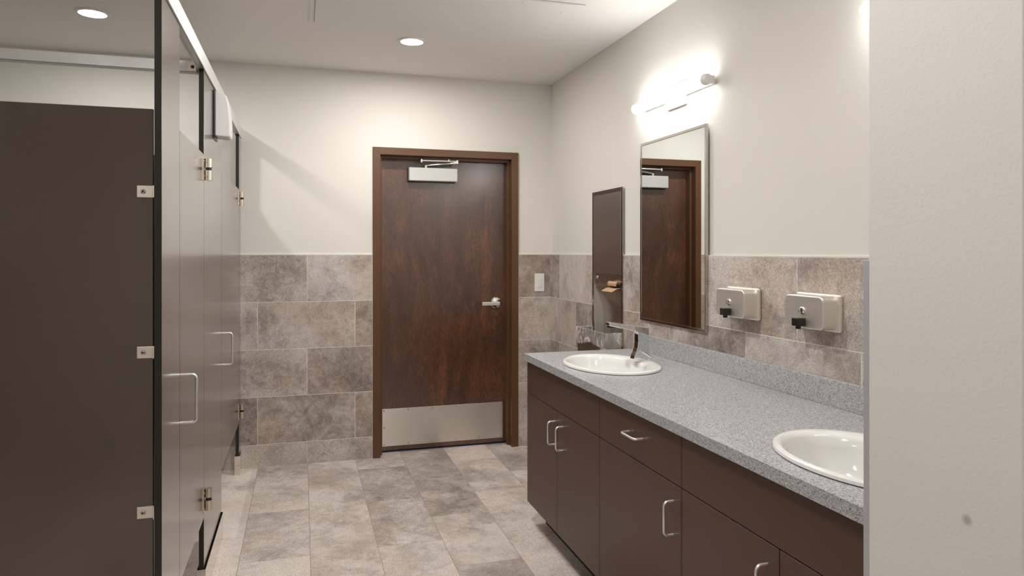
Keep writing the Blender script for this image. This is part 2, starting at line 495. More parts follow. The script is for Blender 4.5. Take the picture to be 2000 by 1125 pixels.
wall_tiles('trim_4', '+x', YF, YB - T, XL, (4.0, 3.7), label='stone-look wall tiles in the stalls')
wall_tiles('trim_5', '+y', WX + .003, XR - T, WY1, (1.3, 1.1), label='stone-look tiles on the end wall of the vanity')
b = MB(); b.box(WX - .0005, WX + .012, WY1 - .001, WY1 + T + .002, .0, TT + .004, 'edgetrim', .0008)
struct(b, 'trim_6', 'grey metal edge strip on the tiled corner')

# ------------------------------------------------------------------ door
door = bpy.data.objects.new('door_1', None); COL.objects.link(door); door.location = (.964, YB, 0); door['kind'] = 'structure'
door['label'] = 'dark stained wooden door in a brown metal frame'
b = MB(); FX0, FX1, FZ = .4545, 1.474, 2.088; fw = .050
fy = YB - .014; d1 = YB + .045; d2 = YB + .105; d3 = YB + .16; ST = .016
PR = [(0, YB - .001), (0, fy + .002), (.002, fy), (fw - .002, fy), (fw, fy + .002), (fw, d1), (fw + ST - .001, d1), (fw + ST, d1 + .001), (fw + ST, d2), (fw, d2), (fw, d3), (.02, d3), (.02, YB - .001)]
mi_ = b.mi('frame'); rings = []
for q in range(4):
    rings.append([b.bm.verts.new(((FX0 + o) if q < 2 else (FX1 - o), y, 0 if q in (0, 3) else FZ - o)) for o, y in PR])
for A, B in zip(rings[:-1], rings[1:]):
    for k in range(len(PR)):
        f = b.bm.faces.new((A[k], A[(k + 1) % len(PR)], B[(k + 1) % len(PR)], B[k])); f.material_index = mi_
b.bm.faces.new(rings[0]); b.bm.faces.new(list(reversed(rings[-1])))
# hairline of the mitred corners
for xx, sg in ((FX0, 1), (FX1, -1)):
    b.prism([(xx + sg * .001, FZ - .0025), (xx + sg * (fw - .001), FZ - fw + .0005), (xx + sg * (fw - .001), FZ - fw + .002), (xx + sg * .001, FZ - .001)], 'y', fy - .0003, fy + .001, 'cabin')
part(b, 'door_frame', door)
LX0, LX1, LZ0, LZ1 = FX0 + fw + .003, FX1 - fw - .003, .012, FZ - fw - .003
LY = d2 + .001
b = MB(); b.box(LX0, LX1, LY, LY + .044, LZ0, LZ1, 'wood', .001)
leaf = part(b, 'door_leaf', door)
b = MB(); kx0, kx1 = .5285, 1.3905
b.box(kx0, kx1, LY - .0015, LY, .042, .300, 'steelh', .0006)
for kx in [kx0 + .012 + (kx1 - kx0 - .024) * i / 5 for i in range(6)]:
    for kz in (.054, .288): b.lathe((kx, LY - .0015, kz), (0, -1, 0), [(.0055, 0), (.0045, .0015), (.002, .0024), (0, .0026)], 'steelpol', 10)
for kx in (kx0 + .012, kx1 - .012): b.lathe((kx, LY - .0015, .171), (0, -1, 0), [(.0055, 0), (.0045, .0015), (.002, .0024), (0, .0026)], 'steelpol', 10)
part(b, 'kick_plate', leaf, 'brushed steel kick plate with screws')
# lever handle
hx, hz = 1.341, 1.018
b = MB()
b.lathe((hx, LY, hz), (0, -1, 0), [(.041, 0), (.041, .006), (.038, .009), (.020, .011), (.014, .014), (.0125, .05), (.0125, .058), (0, .058)], 'chrome', 40)
b.box(hx - .118, hx + .014, LY - .066, LY - .053, hz - .016, hz + .009, 'handle', .004)
part(b, 'lever_handle', leaf, 'chrome lever handle with round rose')
# closer
b = MB(); cx0, cx1 = .705, 1.045; cy0 = LY - .062
b.box(cx0, cx1, cy0, LY - .006, 1.875, 1.966, 'closer', .004)
b.box(cx0 - .006, cx1 - .006, LY - .007, LY, 1.868, 1.966, 'black')
part(b, 'closer_body', leaf, 'pale grey closer box')
b = MB()
b.cyl((.825, LY - .035, 1.964), (.825, LY - .035, 1.985), .011, 'handle')
b.cyl((.825, LY - .035, 1.985), (1.035, LY - .10, 2.002), .0055, 'handle')
b.cyl((1.035, LY - .10, 1.995), (1.035, LY - .10, 2.020), .008, 'handle')
b.cyl((1.035, LY - .10, 2.012), (.785, LY - .098, 2.010), .0045, 'handle')
b.cyl((.785, LY - .098, 1.998), (.785, LY - .098, 2.021), .007, 'handle')
b.cyl((.975, LY - .10, 2.010), (.975, LY - .10, 2.022), .006, 'handle')
b.box(.765, .805, LY - .108, LY - .06, 2.0205, 2.0225, 'black')
part(b, 'closer_arm', leaf, 'thin folded steel closer arm')
b = MB(); b.box(LX0, LX1, LY - .001, LY + .04, .0015, .004, 'blue'); part(b, 'threshold_tape', door, 'thin blue tape under the door')
b = MB(); b.box(DX0, DX1, YB + .165, YB + .19, 0, DZ, 'slot'); part(b, 'backing', door)

# ------------------------------------------------------------------ ceiling hatch
hx0, hx1, hy0, hy1 = .062, 1.283, 3.185, 3.815
b = MB(); t = thing('access_panel', ((hx0 + hx1) / 2, (hy0 + hy1) / 2, HC), 'large white flush access panel screwed to the ceiling', 'ceiling panel')
b.box(hx0, hx1, hy0, hy1, HC - .006, HC, 'hatch', .001); part(b, 'panel', t)
b = MB()
for a, c, d, e in ((hx0 - .026, hx0 - .003, hy0 - .02, hy1 + .0), (hx1 + .002, hx1 + .004, hy0, hy1)): b.box(a, c, d, e, HC - .003, HC, 'hatch', .0006)
b.box(hx0 - .02, hx1 + .05, hy0 - .006, hy0 - .003, HC - .004, HC, 'hatch', .0006)
part(b, 'panel_frame', t)
b = MB()
b.box(hx1, hx1 + .0035, hy0, hy1 + .003, HC - .0015, HC, 'gap'); b.box(hx0 - .003, hx0, hy0, hy1, HC - .0015, HC, 'gap'); b.box(hx0, hx1, hy1, hy1 + .003, HC - .0015, HC, 'gap'); b.box(hx0 - .02, hx1 + .04, hy0 - .012, hy0 - .006, HC - .0015, HC, 'gap')
part(b, 'gap', t)
for (sx, sy) in ((1.245, 3.30), (1.245, 3.56), (1.02, 3.215), (.10, 3.44), (.66, 3.215)):
    b = MB(); b.lathe((sx, sy, HC - .006), (0, 0, -1), [(.006, 0), (.005, .0015), (0, .002)], 'fixture', 12); part(b, 'screw', t)

# ------------------------------------------------------------------ recessed ceiling lamps, seen ones and added fill
def downlight(x, y, label, k=1.0):
    t = thing('recessed_downlight', (x, y, HC), label, 'ceiling light', 'round recessed ceiling lights')
    b = MB(); b.lathe((x, y, HC - .006), (0, 0, 1), [(.064, 0), (.078, 0), (.081, .003), (.081, .006), (.064, .006), (.064, 0)], 'trimring', 48); part(b, 'trim_ring', t)
    b = MB(); b.lathe((x, y, HC - .003), (0, 0, 1), [(0, -.001), (.05, -.0005), (.064, .001), (.064, .003), (0, .003)], 'lens', 48); part(b, 'lens', t)
    l = bpy.data.lights.new('downlight', 'AREA'); l.shape = 'DISK'; l.size = .115; l.energy = DOWN_POWER * k; l.color = (1, .958, .925); l.spread = pi
    lo = bpy.data.objects.new('downlight_lamp', l); COL.objects.link(lo); lo.parent = t; lo.location = (0, 0, -.010)
    return t
downlight(.602, 4.01, 'round recessed ceiling light between the door and the access panel')
downlight(-1.013, 3.998, 'round recessed ceiling light over the toilet stalls, at far left', .62)
for (x, y, k, s) in ((.35, 2.45, 1.1, 'over the middle of the vanity'), (.15, .9, .7, 'near the end of the white wall'), (-1.2, .7, .3, 'over the floor left of the stalls'), (.3, -.85, .6, 'behind the viewer')):  # unseen lamps added to fill the room with light
    downlight(x, y, 'added fill light built like a recessed ceiling lamp, ' + s + ', above the frame', k)

# ------------------------------------------------------------------ toilet partition
tp = thing('toilet_partition', (XP - .01, 3.4, 0), 'brown laminate toilet stall partition with aluminium headrail along the left side', 'stall partition')
TH = .019
def slab(x0, x1, y0, y1, z0, z1, face='lam', edge='lamedge', thin='x'):
    b = MB(); b.box(x0, x1, y0, y1, z0, z1, face, .0008, 1)
    ei = b.mi(edge)
    b.bm.normal_update()
    ax = 0 if thin == 'x' else 1
    for f in b.bm.faces:
        if abs(f.normal[ax]) < .5: f.material_index = ei
    return b
def hinge(y, z, parent):
    b = MB()   # wrap plate on the door, barrel on the pilaster side
    b.box(XP - .001, XP + .003, y - .030, y - .002, z - .047, z + .047, 'hinge', .001)
    b.box(XP - .001, XP + .003, y + .004, y + .03, z - .04, z + .04, 'hinge', .001)
    b.cyl((XP + .0165, y + .008, z - .043), (XP + .0165, y + .008, z - .004), .0145, 'hinge', seg=28)
    b.cyl((XP + .0165, y + .008, z + .008), (XP + .0165, y + .008, z + .043), .0145, 'hinge', seg=28)
    b.cyl((XP + .0165, y + .008, z - .004), (XP + .0165, y + .008, z + .008), .0115, 'black', seg=20)
    b.lathe((XP + .003, y - .015, z + .03), (1, 0, 0), [(.005, 0), (.004, .002), (0, .003)], 'steelpol', 10)
    b.lathe((XP + .003, y - .015, z - .03), (1, 0, 0), [(.005, 0), (.004, .002), (0, .003)], 'steelpol', 10)
    return part(b, 'hinge', parent, 'nickel barrel hinge')
def pilaster(y0, y1):
    p = part(slab(XP - TH, XP, y0, y1, .045, 2.112), 'pilaster', tp)
    b = MB()
    sx0, sx1 = XP - TH - .007, XP + .007
    b.box(sx1 - .0015, sx1, y0 - .004, y1 + (.004 if y1 < 4.7 else 0), 0, .118, 'shoe')
    b.box(sx0, sx0 + .0015, y0 - .004, y1 + (.004 if y1 < 4.7 else 0), 0, .118, 'shoe')
    b.box(sx0, sx1, y0 - .0055, y0 - .004, 0, .118, 'shoe')
    if y1 < 4.7: b.box(sx0, sx1, y1 + .004, y1 + .0055, 0, .118, 'shoe')
    b.lathe((XP - .004, y0 - .0055, .06), (0, -1, 0), [(.004, 0), (.003, .002), (0, .0025)], 'steelpol', 10)
    part(b, 'shoe', p, 'brushed steel floor shoe')
    return p
pilaster(2.155, 2.452); pilaster(3.032, 3.668); pilaster(4.652, YB - T - .001)
def bentpull(x, y, z0, z1, out, r, axis='x', along='z'):
    pts = []
    R_ = .014
    def arc(c, a0, a1):
        return [(c[0] + R_ * cos(a), c[1] + R_ * sin(a)) for a in [a0 + (a1 - a0) * i / 5 for i in range(6)]]
    L = [(0, z0)] + arc((out - R_, z0 + R_), -pi / 2, 0) + arc((out - R_, z1 - R_), 0, pi / 2) + [(0, z1)]
    return L
def stall_door(y0, y1, hy):
    d = part(slab(XP - TH, XP, y0, y1, .322, 1.772), 'stall_door', tp)
    b = MB(); L = bentpull(0, 0, .83, .985, .046, .004)
    b.tube([(XP + u, hy, v) for u, v in L], .0045, 'handle')
    part(b, 'pull_handle', d, 'satin metal bow pull')
    hinge(y1 + .001, 1.712, d); hinge(y1 + .001, .395, d)
    return d
stall_door(2.456, 3.029, 2.480); stall_door(3.672, 4.648, 3.705)
# headrail: hollow aluminium extrusion riding on the pilasters
b = MB()
prof = [(XP - TH - .006, 2.168), (XP + .003, 2.172), (XP + .006, 2.169), (XP + .006, 2.108), (XP + .001, 2.108), (XP + .001, 2.113), (XP - TH - .001, 2.113), (XP - TH - .001, 2.108), (XP - TH - .006, 2.108)]
b.prism(prof, 'y', 2.135, YB - .002, 'alu', 0)
part(b, 'headrail', tp, 'satin aluminium headrail')
# cross brace over the first divider
b = MB(); prof = [(3.045, 2.098), (3.075, 2.098), (3.078, 2.102), (3.078, 2.141), (3.070, 2.145), (3.050, 2.145), (3.042, 2.141), (3.042, 2.102)]
b.prism(prof, 'x', XL + T, XP - TH - .007, 'alu', 0); 
cr = part(b, 'cross_rail', tp, 'satin aluminium cross rail')
b = MB(); b.box(XP - TH - .042, XP - TH - .008, 3.0405, 3.0418, 2.102, 2.141, 'hinge', .0005)
b.box(XP - TH - .0085, XP - TH - .007, 3.015, 3.042, 2.102, 2.141, 'hinge', .0005)
b.lathe((XP - TH - .024, 3.0405, 2.120), (0, -1, 0), [(.007, 0), (.005, .003), (0, .004)], 'black', 12)
part(b, 'bracket', cr)
def divider(y):
    d = part(slab(XL + T, XP - TH - .006, y, y + .0127, .305, 1.783, thin='y'), 'divider_panel', tp)
    for z in (1.551, 1.102, .655):
        b = MB(); x1 = XP - TH - .0005
        b.box(x1 - .046, x1, y - .003, y, z - .0165, z + .0165, 'steel', .0012)
        b.box(x1 - .003, x1, y - .018, y, z - .0165, z + .0165, 'steel', .001)
        b.lathe((x1 - .030, y - .003, z), (0, -1, 0), [(.007, 0), (.0065, .0015), (.003, .004), (0, .0042)], 'steelpol', 14)
        b.lathe((x1 - .030, y - .0055, z), (0, -1, 0), [(.0028, 0), (.0028, .002), (0, .002)], 'black', 8)
        part(b, 'bracket', d, 'steel wall bracket with one screw')
    return d
divider(2.172); divider(3.20)

# ------------------------------------------------------------------ air freshener on the middle pilaster
fy0, fy1, fz0, fz1 = 3.345, 3.455, 1.893, 2.090
t = thing('air_freshener', (XP, fy0 + .05, 1.99), 'white plastic air freshener box mounted high on the stall pilaster', 'air freshener')
b = MB(); b.box(XP, XP + .006, fy0 - .008, fy1 + .004, fz0 - .008, fz1 + .008, 'black', .002); part(b, 'back_plate', t, 'dark back plate')
b = MB()
prof = [(XP + .006, fz1 + .006), (XP + .030, fz1 + .002), (XP + .052, fz1 - .012), (XP + .060, fz1 - .04), (XP + .066, fz1 - .09), (XP + .069, fz1 - .14), (XP + .069, fz0 + .012), (XP + .064, fz0 + .002), (XP + .050, fz0 + .0), (XP + .006, fz0 + .004)]
b.prism(prof, 'y', fy0, fy1, 'plastic', .005, 3)
cv = part(b, 'cover', t)
b = MB(); b.box(XP + .066, XP + .0705, fy0 + .02, fy1 - .02, fz0 + .03, fz0 + .05, 'plastic', .001)
part(b, 'vent', t)

# ------------------------------------------------------------------ vanity cabinets
CX = 1.100; CZ0, CZ1, CG = .114, .829, .667
def pull(parent, y, z0, z1, horiz=False):
    b = MB(); L = bentpull(0, 0, z0, z1, .032, .004)
    if horiz: b.tube([(CX - u, v, y) for u, v in L], .0042, 'handle')
    else: b.tube([(CX - u, y, v) for u, v in L], .0042, 'handle')
    part(b, 'handle', parent, 'satin nickel bow handle')
def cabinet(y0, y1, label, doors, drawer_handle, first=False, last=False):
    t = thing('vanity_cabinet', ((CX + XR) / 2, (y0 + y1) / 2, 0), label, 'cabinet', 'brown vanity base cabinets')
    b = MB(); bx_ = CX + .019; wt_ = .018
    b.box(bx_, XR - T, y0 + .0005, y0 + wt_, CZ0, CZ1, 'cab'); b.box(bx_, XR - T, y1 - wt_, y1 - .0005, CZ0, CZ1, 'cab')
    b.box(bx_, XR - T, y0 + wt_, y1 - wt_, CZ0, CZ0 + wt_, 'cab'); b.box(XR - T - .006, XR - T, y0 + wt_, y1 - wt_, CZ0 + wt_, CZ1, 'cab')
    b.box(bx_, bx_ + .004, y0 + wt_, y1 - wt_, CZ1 - .03, CZ1, 'cabin'); b.box(bx_, bx_ + .004, y0 + wt_, y1 - wt_, CG - .02, CG + .02, 'cabin')
    b.box(bx_, bx_ + .004, (y0 + y1) / 2 - .02, (y0 + y1) / 2 + .02, CZ0 + wt_, CG - .02, 'cabin')
    part(b, 'body', t)
    b = MB(); b.box(CX + .090, CX + .105, y0, y1 - (.0 if not first else .03), 0.0, CZ0, 'kick')
    if first: b.box(CX + .105, XR - T, y1 - .045, y1 - .03, 0.0, CZ0, 'kick')
    part(b, 'toe_kick', t, 'black toe kick')
    e = .0015
    b = MB(); b.box(CX, CX + .0185, y0 + e, y1 - e, CG + e, CZ1 - .002, 'cab', .0008, 1)
    dr = part(b, 'drawer' if drawer_handle else 'false_front', t)
    if drawer_handle: pull(dr, .752, (y0 + y1) / 2 - .052, (y0 + y1) / 2 + .052, True)
    for (a, c, hy) in doors:
        b = MB(); b.box(CX, CX + .0185, a + e, c - e, CZ0, CG - e, 'cab', .0008, 1)
        d = part(b, 'door', t)
        if hy: pull(d, hy, .508, .612)
    return t
cabinet(2.497, 3.405, 'dark brown two-door vanity cabinet at the far end beneath the far sink', [(2.968, 3.405, 3.002), (2.497, 2.968, 2.897)], False, first=True)
cabinet(1.887, 2.497, 'dark brown vanity cabinet between the sinks, one drawer above one door', [(1.887, 2.497, 1.936)], True)
cabinet(.980, 1.887, 'dark brown two-door vanity cabinet beneath the near sink by the white wall', [(1.432, 1.887, 1.478), (.980, 1.432, 1.386)], False, last=True)

# ------------------------------------------------------------------ countertop with two oval cut-outs
SK = [(1.350, 2.94), (1.350, 1.395)]; AX, AY = .208, .285
CT0, CT1 = .832, .866; cX0, cX1 = 1.083, XR - T; cY0, cY1 = WY1 + T, 3.412
ct = thing('countertop', ((cX0 + cX1) / 2, 2.2, CT0), 'speckled grey countertop with backsplash running over the brown cabinets', 'countertop')
bm = bmesh.new(); N = 64
def ell(c, ax, ay, n=N): return [(c[0] + ax * cos(2 * pi * k / n), c[1] + ay * sin(2 * pi * k / n)) for k in range(n)]
def top_with_holes(z, flip):
    outer = [(cX0, cY0), (cX1, cY0), (cX1, cY1), (cX0, cY1)]
    vs = [bm.verts.new((x, y, z)) for x, y in outer]; es = [bm.edges.new((vs[i], vs[(i + 1) % 4])) for i in range(4)]
    rings = []
    for c in SK:
        r = [bm.verts.new((x, y, z)) for x, y in ell(c, AX - .02, AY - .02)]; rings.append(r)
        es += [bm.edges.new((r[i], r[(i + 1) % N])) for i in range(N)]
    bmesh.ops.triangle_fill(bm, use_beauty=True, use_dissolve=False, edges=es)
    return vs, rings
o1, r1 = top_with_holes(CT1, False); o0, r0 = top_with_holes(CT0, True)
for i in range(4): bm.faces.new((o0[i], o0[(i + 1) % 4], o1[(i + 1) % 4], o1[i]))
for a, c in zip(r0, r1):
    for i in range(N): bm.faces.new((a[i], a[(i + 1) % N], c[(i + 1) % N], c[i]))
b = MB(); b.bm.free(); b.bm = bm; b.mi('granite'); b.build('slab', ct, centre(b))
b = MB(); b.box(cX1 - .019, cX1, cY0, 3.405, CT1, .956, 'granite', .002); part(b, 'backsplash', ct)

# ------------------------------------------------------------------ sinks
def sink(c, label):
    z = CT1
    t = thing('sink', (c[0], c[1], z), label, 'sink', 'white oval drop-in sinks')
    b = MB(); n = 72; rings = []
    # (centre x shift, semi x, semi y, z)
    prof = [(0, AX - .006, AY - .006, z + .0005), (0, AX, AY, z + .003), (0, AX - .002, AY - .002, z + .010), (0, AX - .010, AY - .010, z + .014),
            (-.006, AX - .020, AY - .022, z + .0145), (-.022, AX - .043, AY - .040, z + .010), (-.024, AX - .050, AY - .047, z + .002),
            (-.024, AX - .056, AY - .056, z - .02), (-.022, AX - .070, AY - .075, z - .07), (-.018, AX - .10, AY - .12, z - .115), (-.01, AX - .14, AY - .19, z - .138), (0, .03, .03, z - .146), (0, .022, .022, z - .148)]
    for dx, a, e, zz in prof:
        rings.append([b.bm.verts.new((c[0] + dx + a * cos(2 * pi * k / n), c[1] + e * sin(2 * pi * k / n), zz)) for k in range(n)])
    i = b.mi('ceramic')
    for A, B in zip(rings[:-1], rings[1:]):
        for k in range(n):
            f = b.bm.faces.new((A[k], A[(k + 1) % n], B[(k + 1) % n], B[k])); f.smooth = True; f.material_index = i
    # outer underside
    under = [(0, AX - .022, AY - .022, z + .0005), (-.02, AX - .05, AY - .05, z - .03), (-.015, AX - .09, AY - .11, z - .13), (0, .035, .035, z - .165), (0, .022, .022, z - .165)]
    ur = [[b.bm.verts.new((c[0] + dx + a * cos(2 * pi * k / n), c[1] + e * sin(2 * pi * k / n), zz)) for k in range(n)] for dx, a, e, zz in under]
    seq = [rings[0]] + ur + [rings[-1]]
    for A, B in zip(seq[:-1], seq[1:]):
        for k in range(n):
            f = b.bm.faces.new((A[k], B[k], B[(k + 1) % n], A[(k + 1) % n])); f.smooth = True; f.material_index = i
    part(b, 'basin', t)
    b = MB(); b.lathe((c[0], c[1], z - .147), (0, 0, 1), [(0, 0), (.010, .001), (.021, .0015), (.027, .003), (.030, .002), (.030, 0)], 'chrome', 24); part(b, 'drain', t, 'chrome drain')
    b = MB(); b.lathe((c[0] + AX - .083, c[1] - .06, z - .028), (-1, -.1, .35), [(.009, -.004), (.009, .001), (.006, .0025), (.0055, .001), (0, .001)], 'chrome', 16); part(b, 'overflow', t, 'small chrome overflow ring')
    return t
sink(SK[0], 'white oval sink set in the countertop at the far end, below the mirror')
sink(SK[1], 'white oval sink at the near end, partly cut off by the white wall')

# ------------------------------------------------------------------ faucets
def faucet(y, label):
    z = CT1 + .0135
    t = thing('faucet', (1.505, y, z), label, 'faucet')
    b = MB()
    hw = .019
    # side outline in x,z : slab body with a long cantilever spout
    o = [(1.461, z), (1.540, z), (1.540, z + .148), (1.535, z + .152), (1.345, z + .184), (1.338, z + .180), (1.338, z + .168), (1.345, z + .165),
         (1.470, z + .139), (1.480, z + .134), (1.484, z + .124), (1.484, z + .085), (1.481, z + .062), (1.474, z + .042), (1.466, z + .026), (1.462, z + .012)]
    b.prism(o, 'y', y - hw, y + hw, 'chrome', .0022, 3)
    # flare of the foot
    b.prism([(1.463, y - hw - .004), (1.543, y - hw - .004), (1.543, y + hw + .004), (1.463, y + hw + .004)], 'z', z - .001, z + .006, 'chrome', .002, 2)
    part(b, 'body', t)
    b = MB(); b.box(1.342, 1.400, y - .014, y + .014, z + .156, z + .167, 'black', .002); part(b, 'aerator', t, 'black aerator strip')
    b = MB(); b.box(1.4685, 1.4705, y - .005, y + .005, z + .014, z + .028, 'black', .0006, mtx=Matrix.Translation((-.0035, 0, 0))); part(b, 'sensor', t, 'small black sensor window')
    b = MB(); b.cyl((1.500, y - hw + .001, z + .046), (1.500, y - hw - .006, z + .046), .006, 'chrome')
    b.cyl((1.500, y - hw - .005, z + .046), (1.543, y - hw - .012, z + .018), .0032, 'chrome', .0042)
    part(b, 'lever', t, 'small chrome temperature lever')
    return t
faucet(2.95, 'tall chrome faucet with long flat spout on the far sink')
faucet(1.405, 'chrome faucet of the near sink, hidden behind the white wall')

# ------------------------------------------------------------------ mirrors
def mirror(yc, label, rot=0.0):
    w, z0, z1, fx = .627, 1.027, 1.948, XR - .022
    t = thing('mirror', (XR, yc, (z0 + z1) / 2), label, 'mirror')
    y0, y1 = yc - w / 2, yc + w / 2; fr = .013
    b = MB(); back = XR - (T if False else 0) - .0005
    b.box(fx + .004, XR - .0095, y0 + fr, y1 - fr, z0 + fr, z1 - fr, 'slot'); part(b, 'backing', t)
    b = MB(); b.box(fx + .0025, fx + .004, y0 + fr - .003, y1 - fr + .003, z0 + fr - .003, z1 - fr + .003, 'mirror'); part(b, 'glass', t)
    b = MB()
    for (a, c, d, e) in ((y0, y0 + fr, z0, z1), (y1 - fr, y1, z0, z1), (y0 + fr, y1 - fr, z0, z0 + fr), (y0 + fr, y1 - fr, z1 - fr, z1)):
        b.box(fx, XR - .0092, a, c, d, e, 'steelpol', .0012)
    part(b, 'frame', t, 'polished steel channel frame')
    t.rotation_euler = (radians(rot), 0, 0)
    return t
mirror(3.0225, 'tall steel-framed mirror above the far sink reflecting the brown door', .0)

# ------------------------------------------------------------------ tube lights over the mirrors, and an added fill tube
def vanity_light(yc, label):
    z, x, r = 2.128, 1.672, .0245; y0, y1 = yc - .345, yc + .345
    t = thing('vanity_light', (XR, yc, z), label, 'wall light', 'glowing tube lights over the mirrors')
    b = MB(); b.box(XR - .012, XR - .0005, yc - .09, yc + .09, z - .055, z + .055, 'fixture', .002); part(b, 'mounting_plate', t, 'white square mounting plate')
    b = MB(); b.box(x + .014, XR - .012, y0 + .01, y1 - .01, z - .018, z + .018, 'fixture', .004); part(b, 'channel', t)
    b = MB(); b.cyl((x, y0 + .014, z), (x, y1 - .006, z), r, 'tube', seg=40)
    b.lathe((x, y1 - .006, z), (0, 1, 0), [(r, 0), (r * .9, .004), (0, .006)], 'tube', 40)
    part(b, 'diffuser', t, 'glowing white tube')
    for yy, s in ((y0 + .014, -1),):
        b = MB(); b.lathe((x, yy, z), (0, s, 0), [(r + .001, -.012), (r + .0015, 0), (r * .96, .010), (r * .75, .017), (0, .019)], 'fixture', 40)
        b.box(x, XR - .012, yy - .008, yy + .010, z - .019, z + .019, 'fixture', .004)
        part(b, 'end_cap', t, 'pale grey end cap')
    return t
vanity_light(2.990, 'long glowing white tube light on the wall above the mirror')
vanity_light(1.425, 'second tube light, only its far tip showing at the top edge of the white wall')
vanity_light(-.35, 'added fill tube light, on the wall behind the white end wall, outside the frame')  # extra tube out of view, added to brighten the ceiling

# ------------------------------------------------------------------ soap dispensers
def soap(yc, label, lockmat):
    t = thing('soap_dispenser', (XR - T, yc, 1.17), label, 'soap dispenser', 'steel wall soap dispensers above the backsplash')
    xw = XR - T; xf = 1.640; hw = .095; z0, z1 = 1.118, 1.234
    b = MB()
    b.box(xw - .016, xw, yc - hw - .012, yc + hw + .012, z0 - .004, z1 + .006, 'steel', .007, 4)
    part(b, 'back_flange', t)
    b = MB(); rr = .018; P_ = []
    for (cy_, cz_, a0_) in ((yc + hw - rr, z1 - rr, 0), (yc - hw + rr, z1 - rr, pi / 2), (yc - hw + rr, z0 + .004 + rr, pi), (yc + hw - rr, z0 + .004 + rr, 1.5 * pi)):
        P_ += [(cy_ + rr * cos(a0_ + k * pi / 12), cz_ + rr * sin(a0_ + k * pi / 12)) for k in range(7)]
    b.prism(P_, 'x', xf, xw - .010, 'steel', .004, 3)
    part(b, 'tank', t)
    b = MB(); b.lathe((xf, yc + .002, z0 + .064), (-1, 0, 0), [(.0125, 0), (.0125, .005), (.010, .008), (.007, .0085), (.0065, .006), (0, .006)], lockmat, 28); part(b, 'lock', t, 'round chrome lock')
    b = MB(); b.box(xf - .034, xf, yc - .014, yc + .016, z0 + .012, z0 + .040, 'black', .002)
    b.box(xf - .026, xf - .012, yc - .006, yc + .006, z0 + .002, z0 + .013, 'black', .001)
    part(b, 'push_valve', t, 'black push valve')
    b = MB(); b.lathe((xf + .02, yc - .05, z0 + .004), (0, 0, -1), [(.004, 0), (.004, .003), (0, .004)], 'steelpol', 10); part(b, 'sight_plug', t)
    return t
soap(2.443, 'brushed steel soap dispenser with black valve, on the tiles nearest the mirror', 'chrome')
soap(2.012, 'brushed steel soap dispenser with black valve, on the tiles nearest the white wall', 'chrome')

# ------------------------------------------------------------------ towel dispenser with waste bin
t = thing('towel_dispenser', (XR, 3.775, 0.33), 'tall recessed stainless steel paper towel dispenser and waste unit left of the mirror', 'towel dispenser')
Y0, Y1, Z0, Z1 = 3.560, 3.987, .335, 1.747; fx = 1.7075
b = MB(); fl = .022
for (a, c, d, e) in ((Y0, Y0 + fl, Z0, Z1), (Y1 - fl, Y1, Z0, Z1), (Y0 + fl, Y1 - fl, Z1 - fl, Z1), (Y0 + fl, Y1 - fl, Z0, Z0 + fl)):
    b.box(fx, XR - .0095, a, c, d, e, 'steelpol', .001)
part(b, 'flange', t, 'polished steel surround')
b = MB()  # recessed cabinet liner
ax0 = XR + .098
b.box(XR - .002, ax0 + .003, Y0 + .026, Y0 + .029, RZ0 + .002, RZ1 - .002, 'steel'); b.box(XR - .002, ax0 + .003, Y1 - .029, Y1 - .026, RZ0 + .002, RZ1 - .002, 'steel')
b.box(ax0, ax0 + .003, Y0 + .029, Y1 - .029, RZ0 + .002, RZ1 - .002, 'steelpol')
part(b, 'liner', t)
b = MB(); b.box(fx + .002, XR + .03, Y0 + .0275, Y1 - .023, 1.252, 1.722, 'dispdoor', .0015)
dd = part(b, 'door', t, 'dark reflecting steel door')
b = MB(); b.cyl((fx + .001, Y0 + .0245, 1.256), (fx + .001, Y0 + .0245, 1.720), .0030, 'steelpol', seg=10)
for i in range(46): b.cyl((fx + .0008, Y0 + .0245, 1.260 + i * .010), (fx + .0008, Y0 + .0245, 1.2612 + i * .010), .0034, 'slot', seg=10)
part(b, 'hinge', dd, 'long piano hinge')
# curved towel chute: plain sheet bending inwards under the door
b = MB()
prof = [(fx + .006, 1.250), (fx + .006, 1.195), (fx + .016, 1.150), (fx + .036, 1.110), (fx + .055, 1.06), (fx + .062, 1.0), (fx + .062, .60)]
for (p0, p1) in zip(prof[:-1], prof[1:]):
    i = b.mi('steelsat')
    vs = [b.bm.verts.new((p0[0], Y0 + .0295, p0[1])), b.bm.verts.new((p0[0], Y1 - .0295, p0[1])), b.bm.verts.new((p1[0], Y1 - .0295, p1[1])), b.bm.verts.new((p1[0], Y0 + .0295, p1[1]))]
    f = b.bm.faces.new(vs); f.material_index = i; f.smooth = True
bmesh.ops.remove_doubles(b.bm, verts=b.bm.verts, dist=1e-5)
ex = bmesh.ops.extrude_face_region(b.bm, geom=list(b.bm.faces))
bmesh.ops.translate(b.bm, vec=(.0015, 0, 0), verts=[v for v in ex['geom'] if isinstance(v, bmesh.types.BMVert)])
part(b, 'towel_chute', t, 'curved brushed steel chute')
b = MB(); b.lathe((fx + .006, Y1 - .06, 1.228), (-1, 0, 0), [(.012, 0), (.012, .003), (.009, .005), (.004, .005), (.0035, .003), (0, .003)], 'chrome', 24); part(b, 'lock', t)
# opening lip
b = MB(); b.box(fx - .000, fx + .006, Y0 + .03, Y0 + .17, 1.168, 1.206, 'slot', .0015); part(b, 'slot', t, 'dark towel slot')
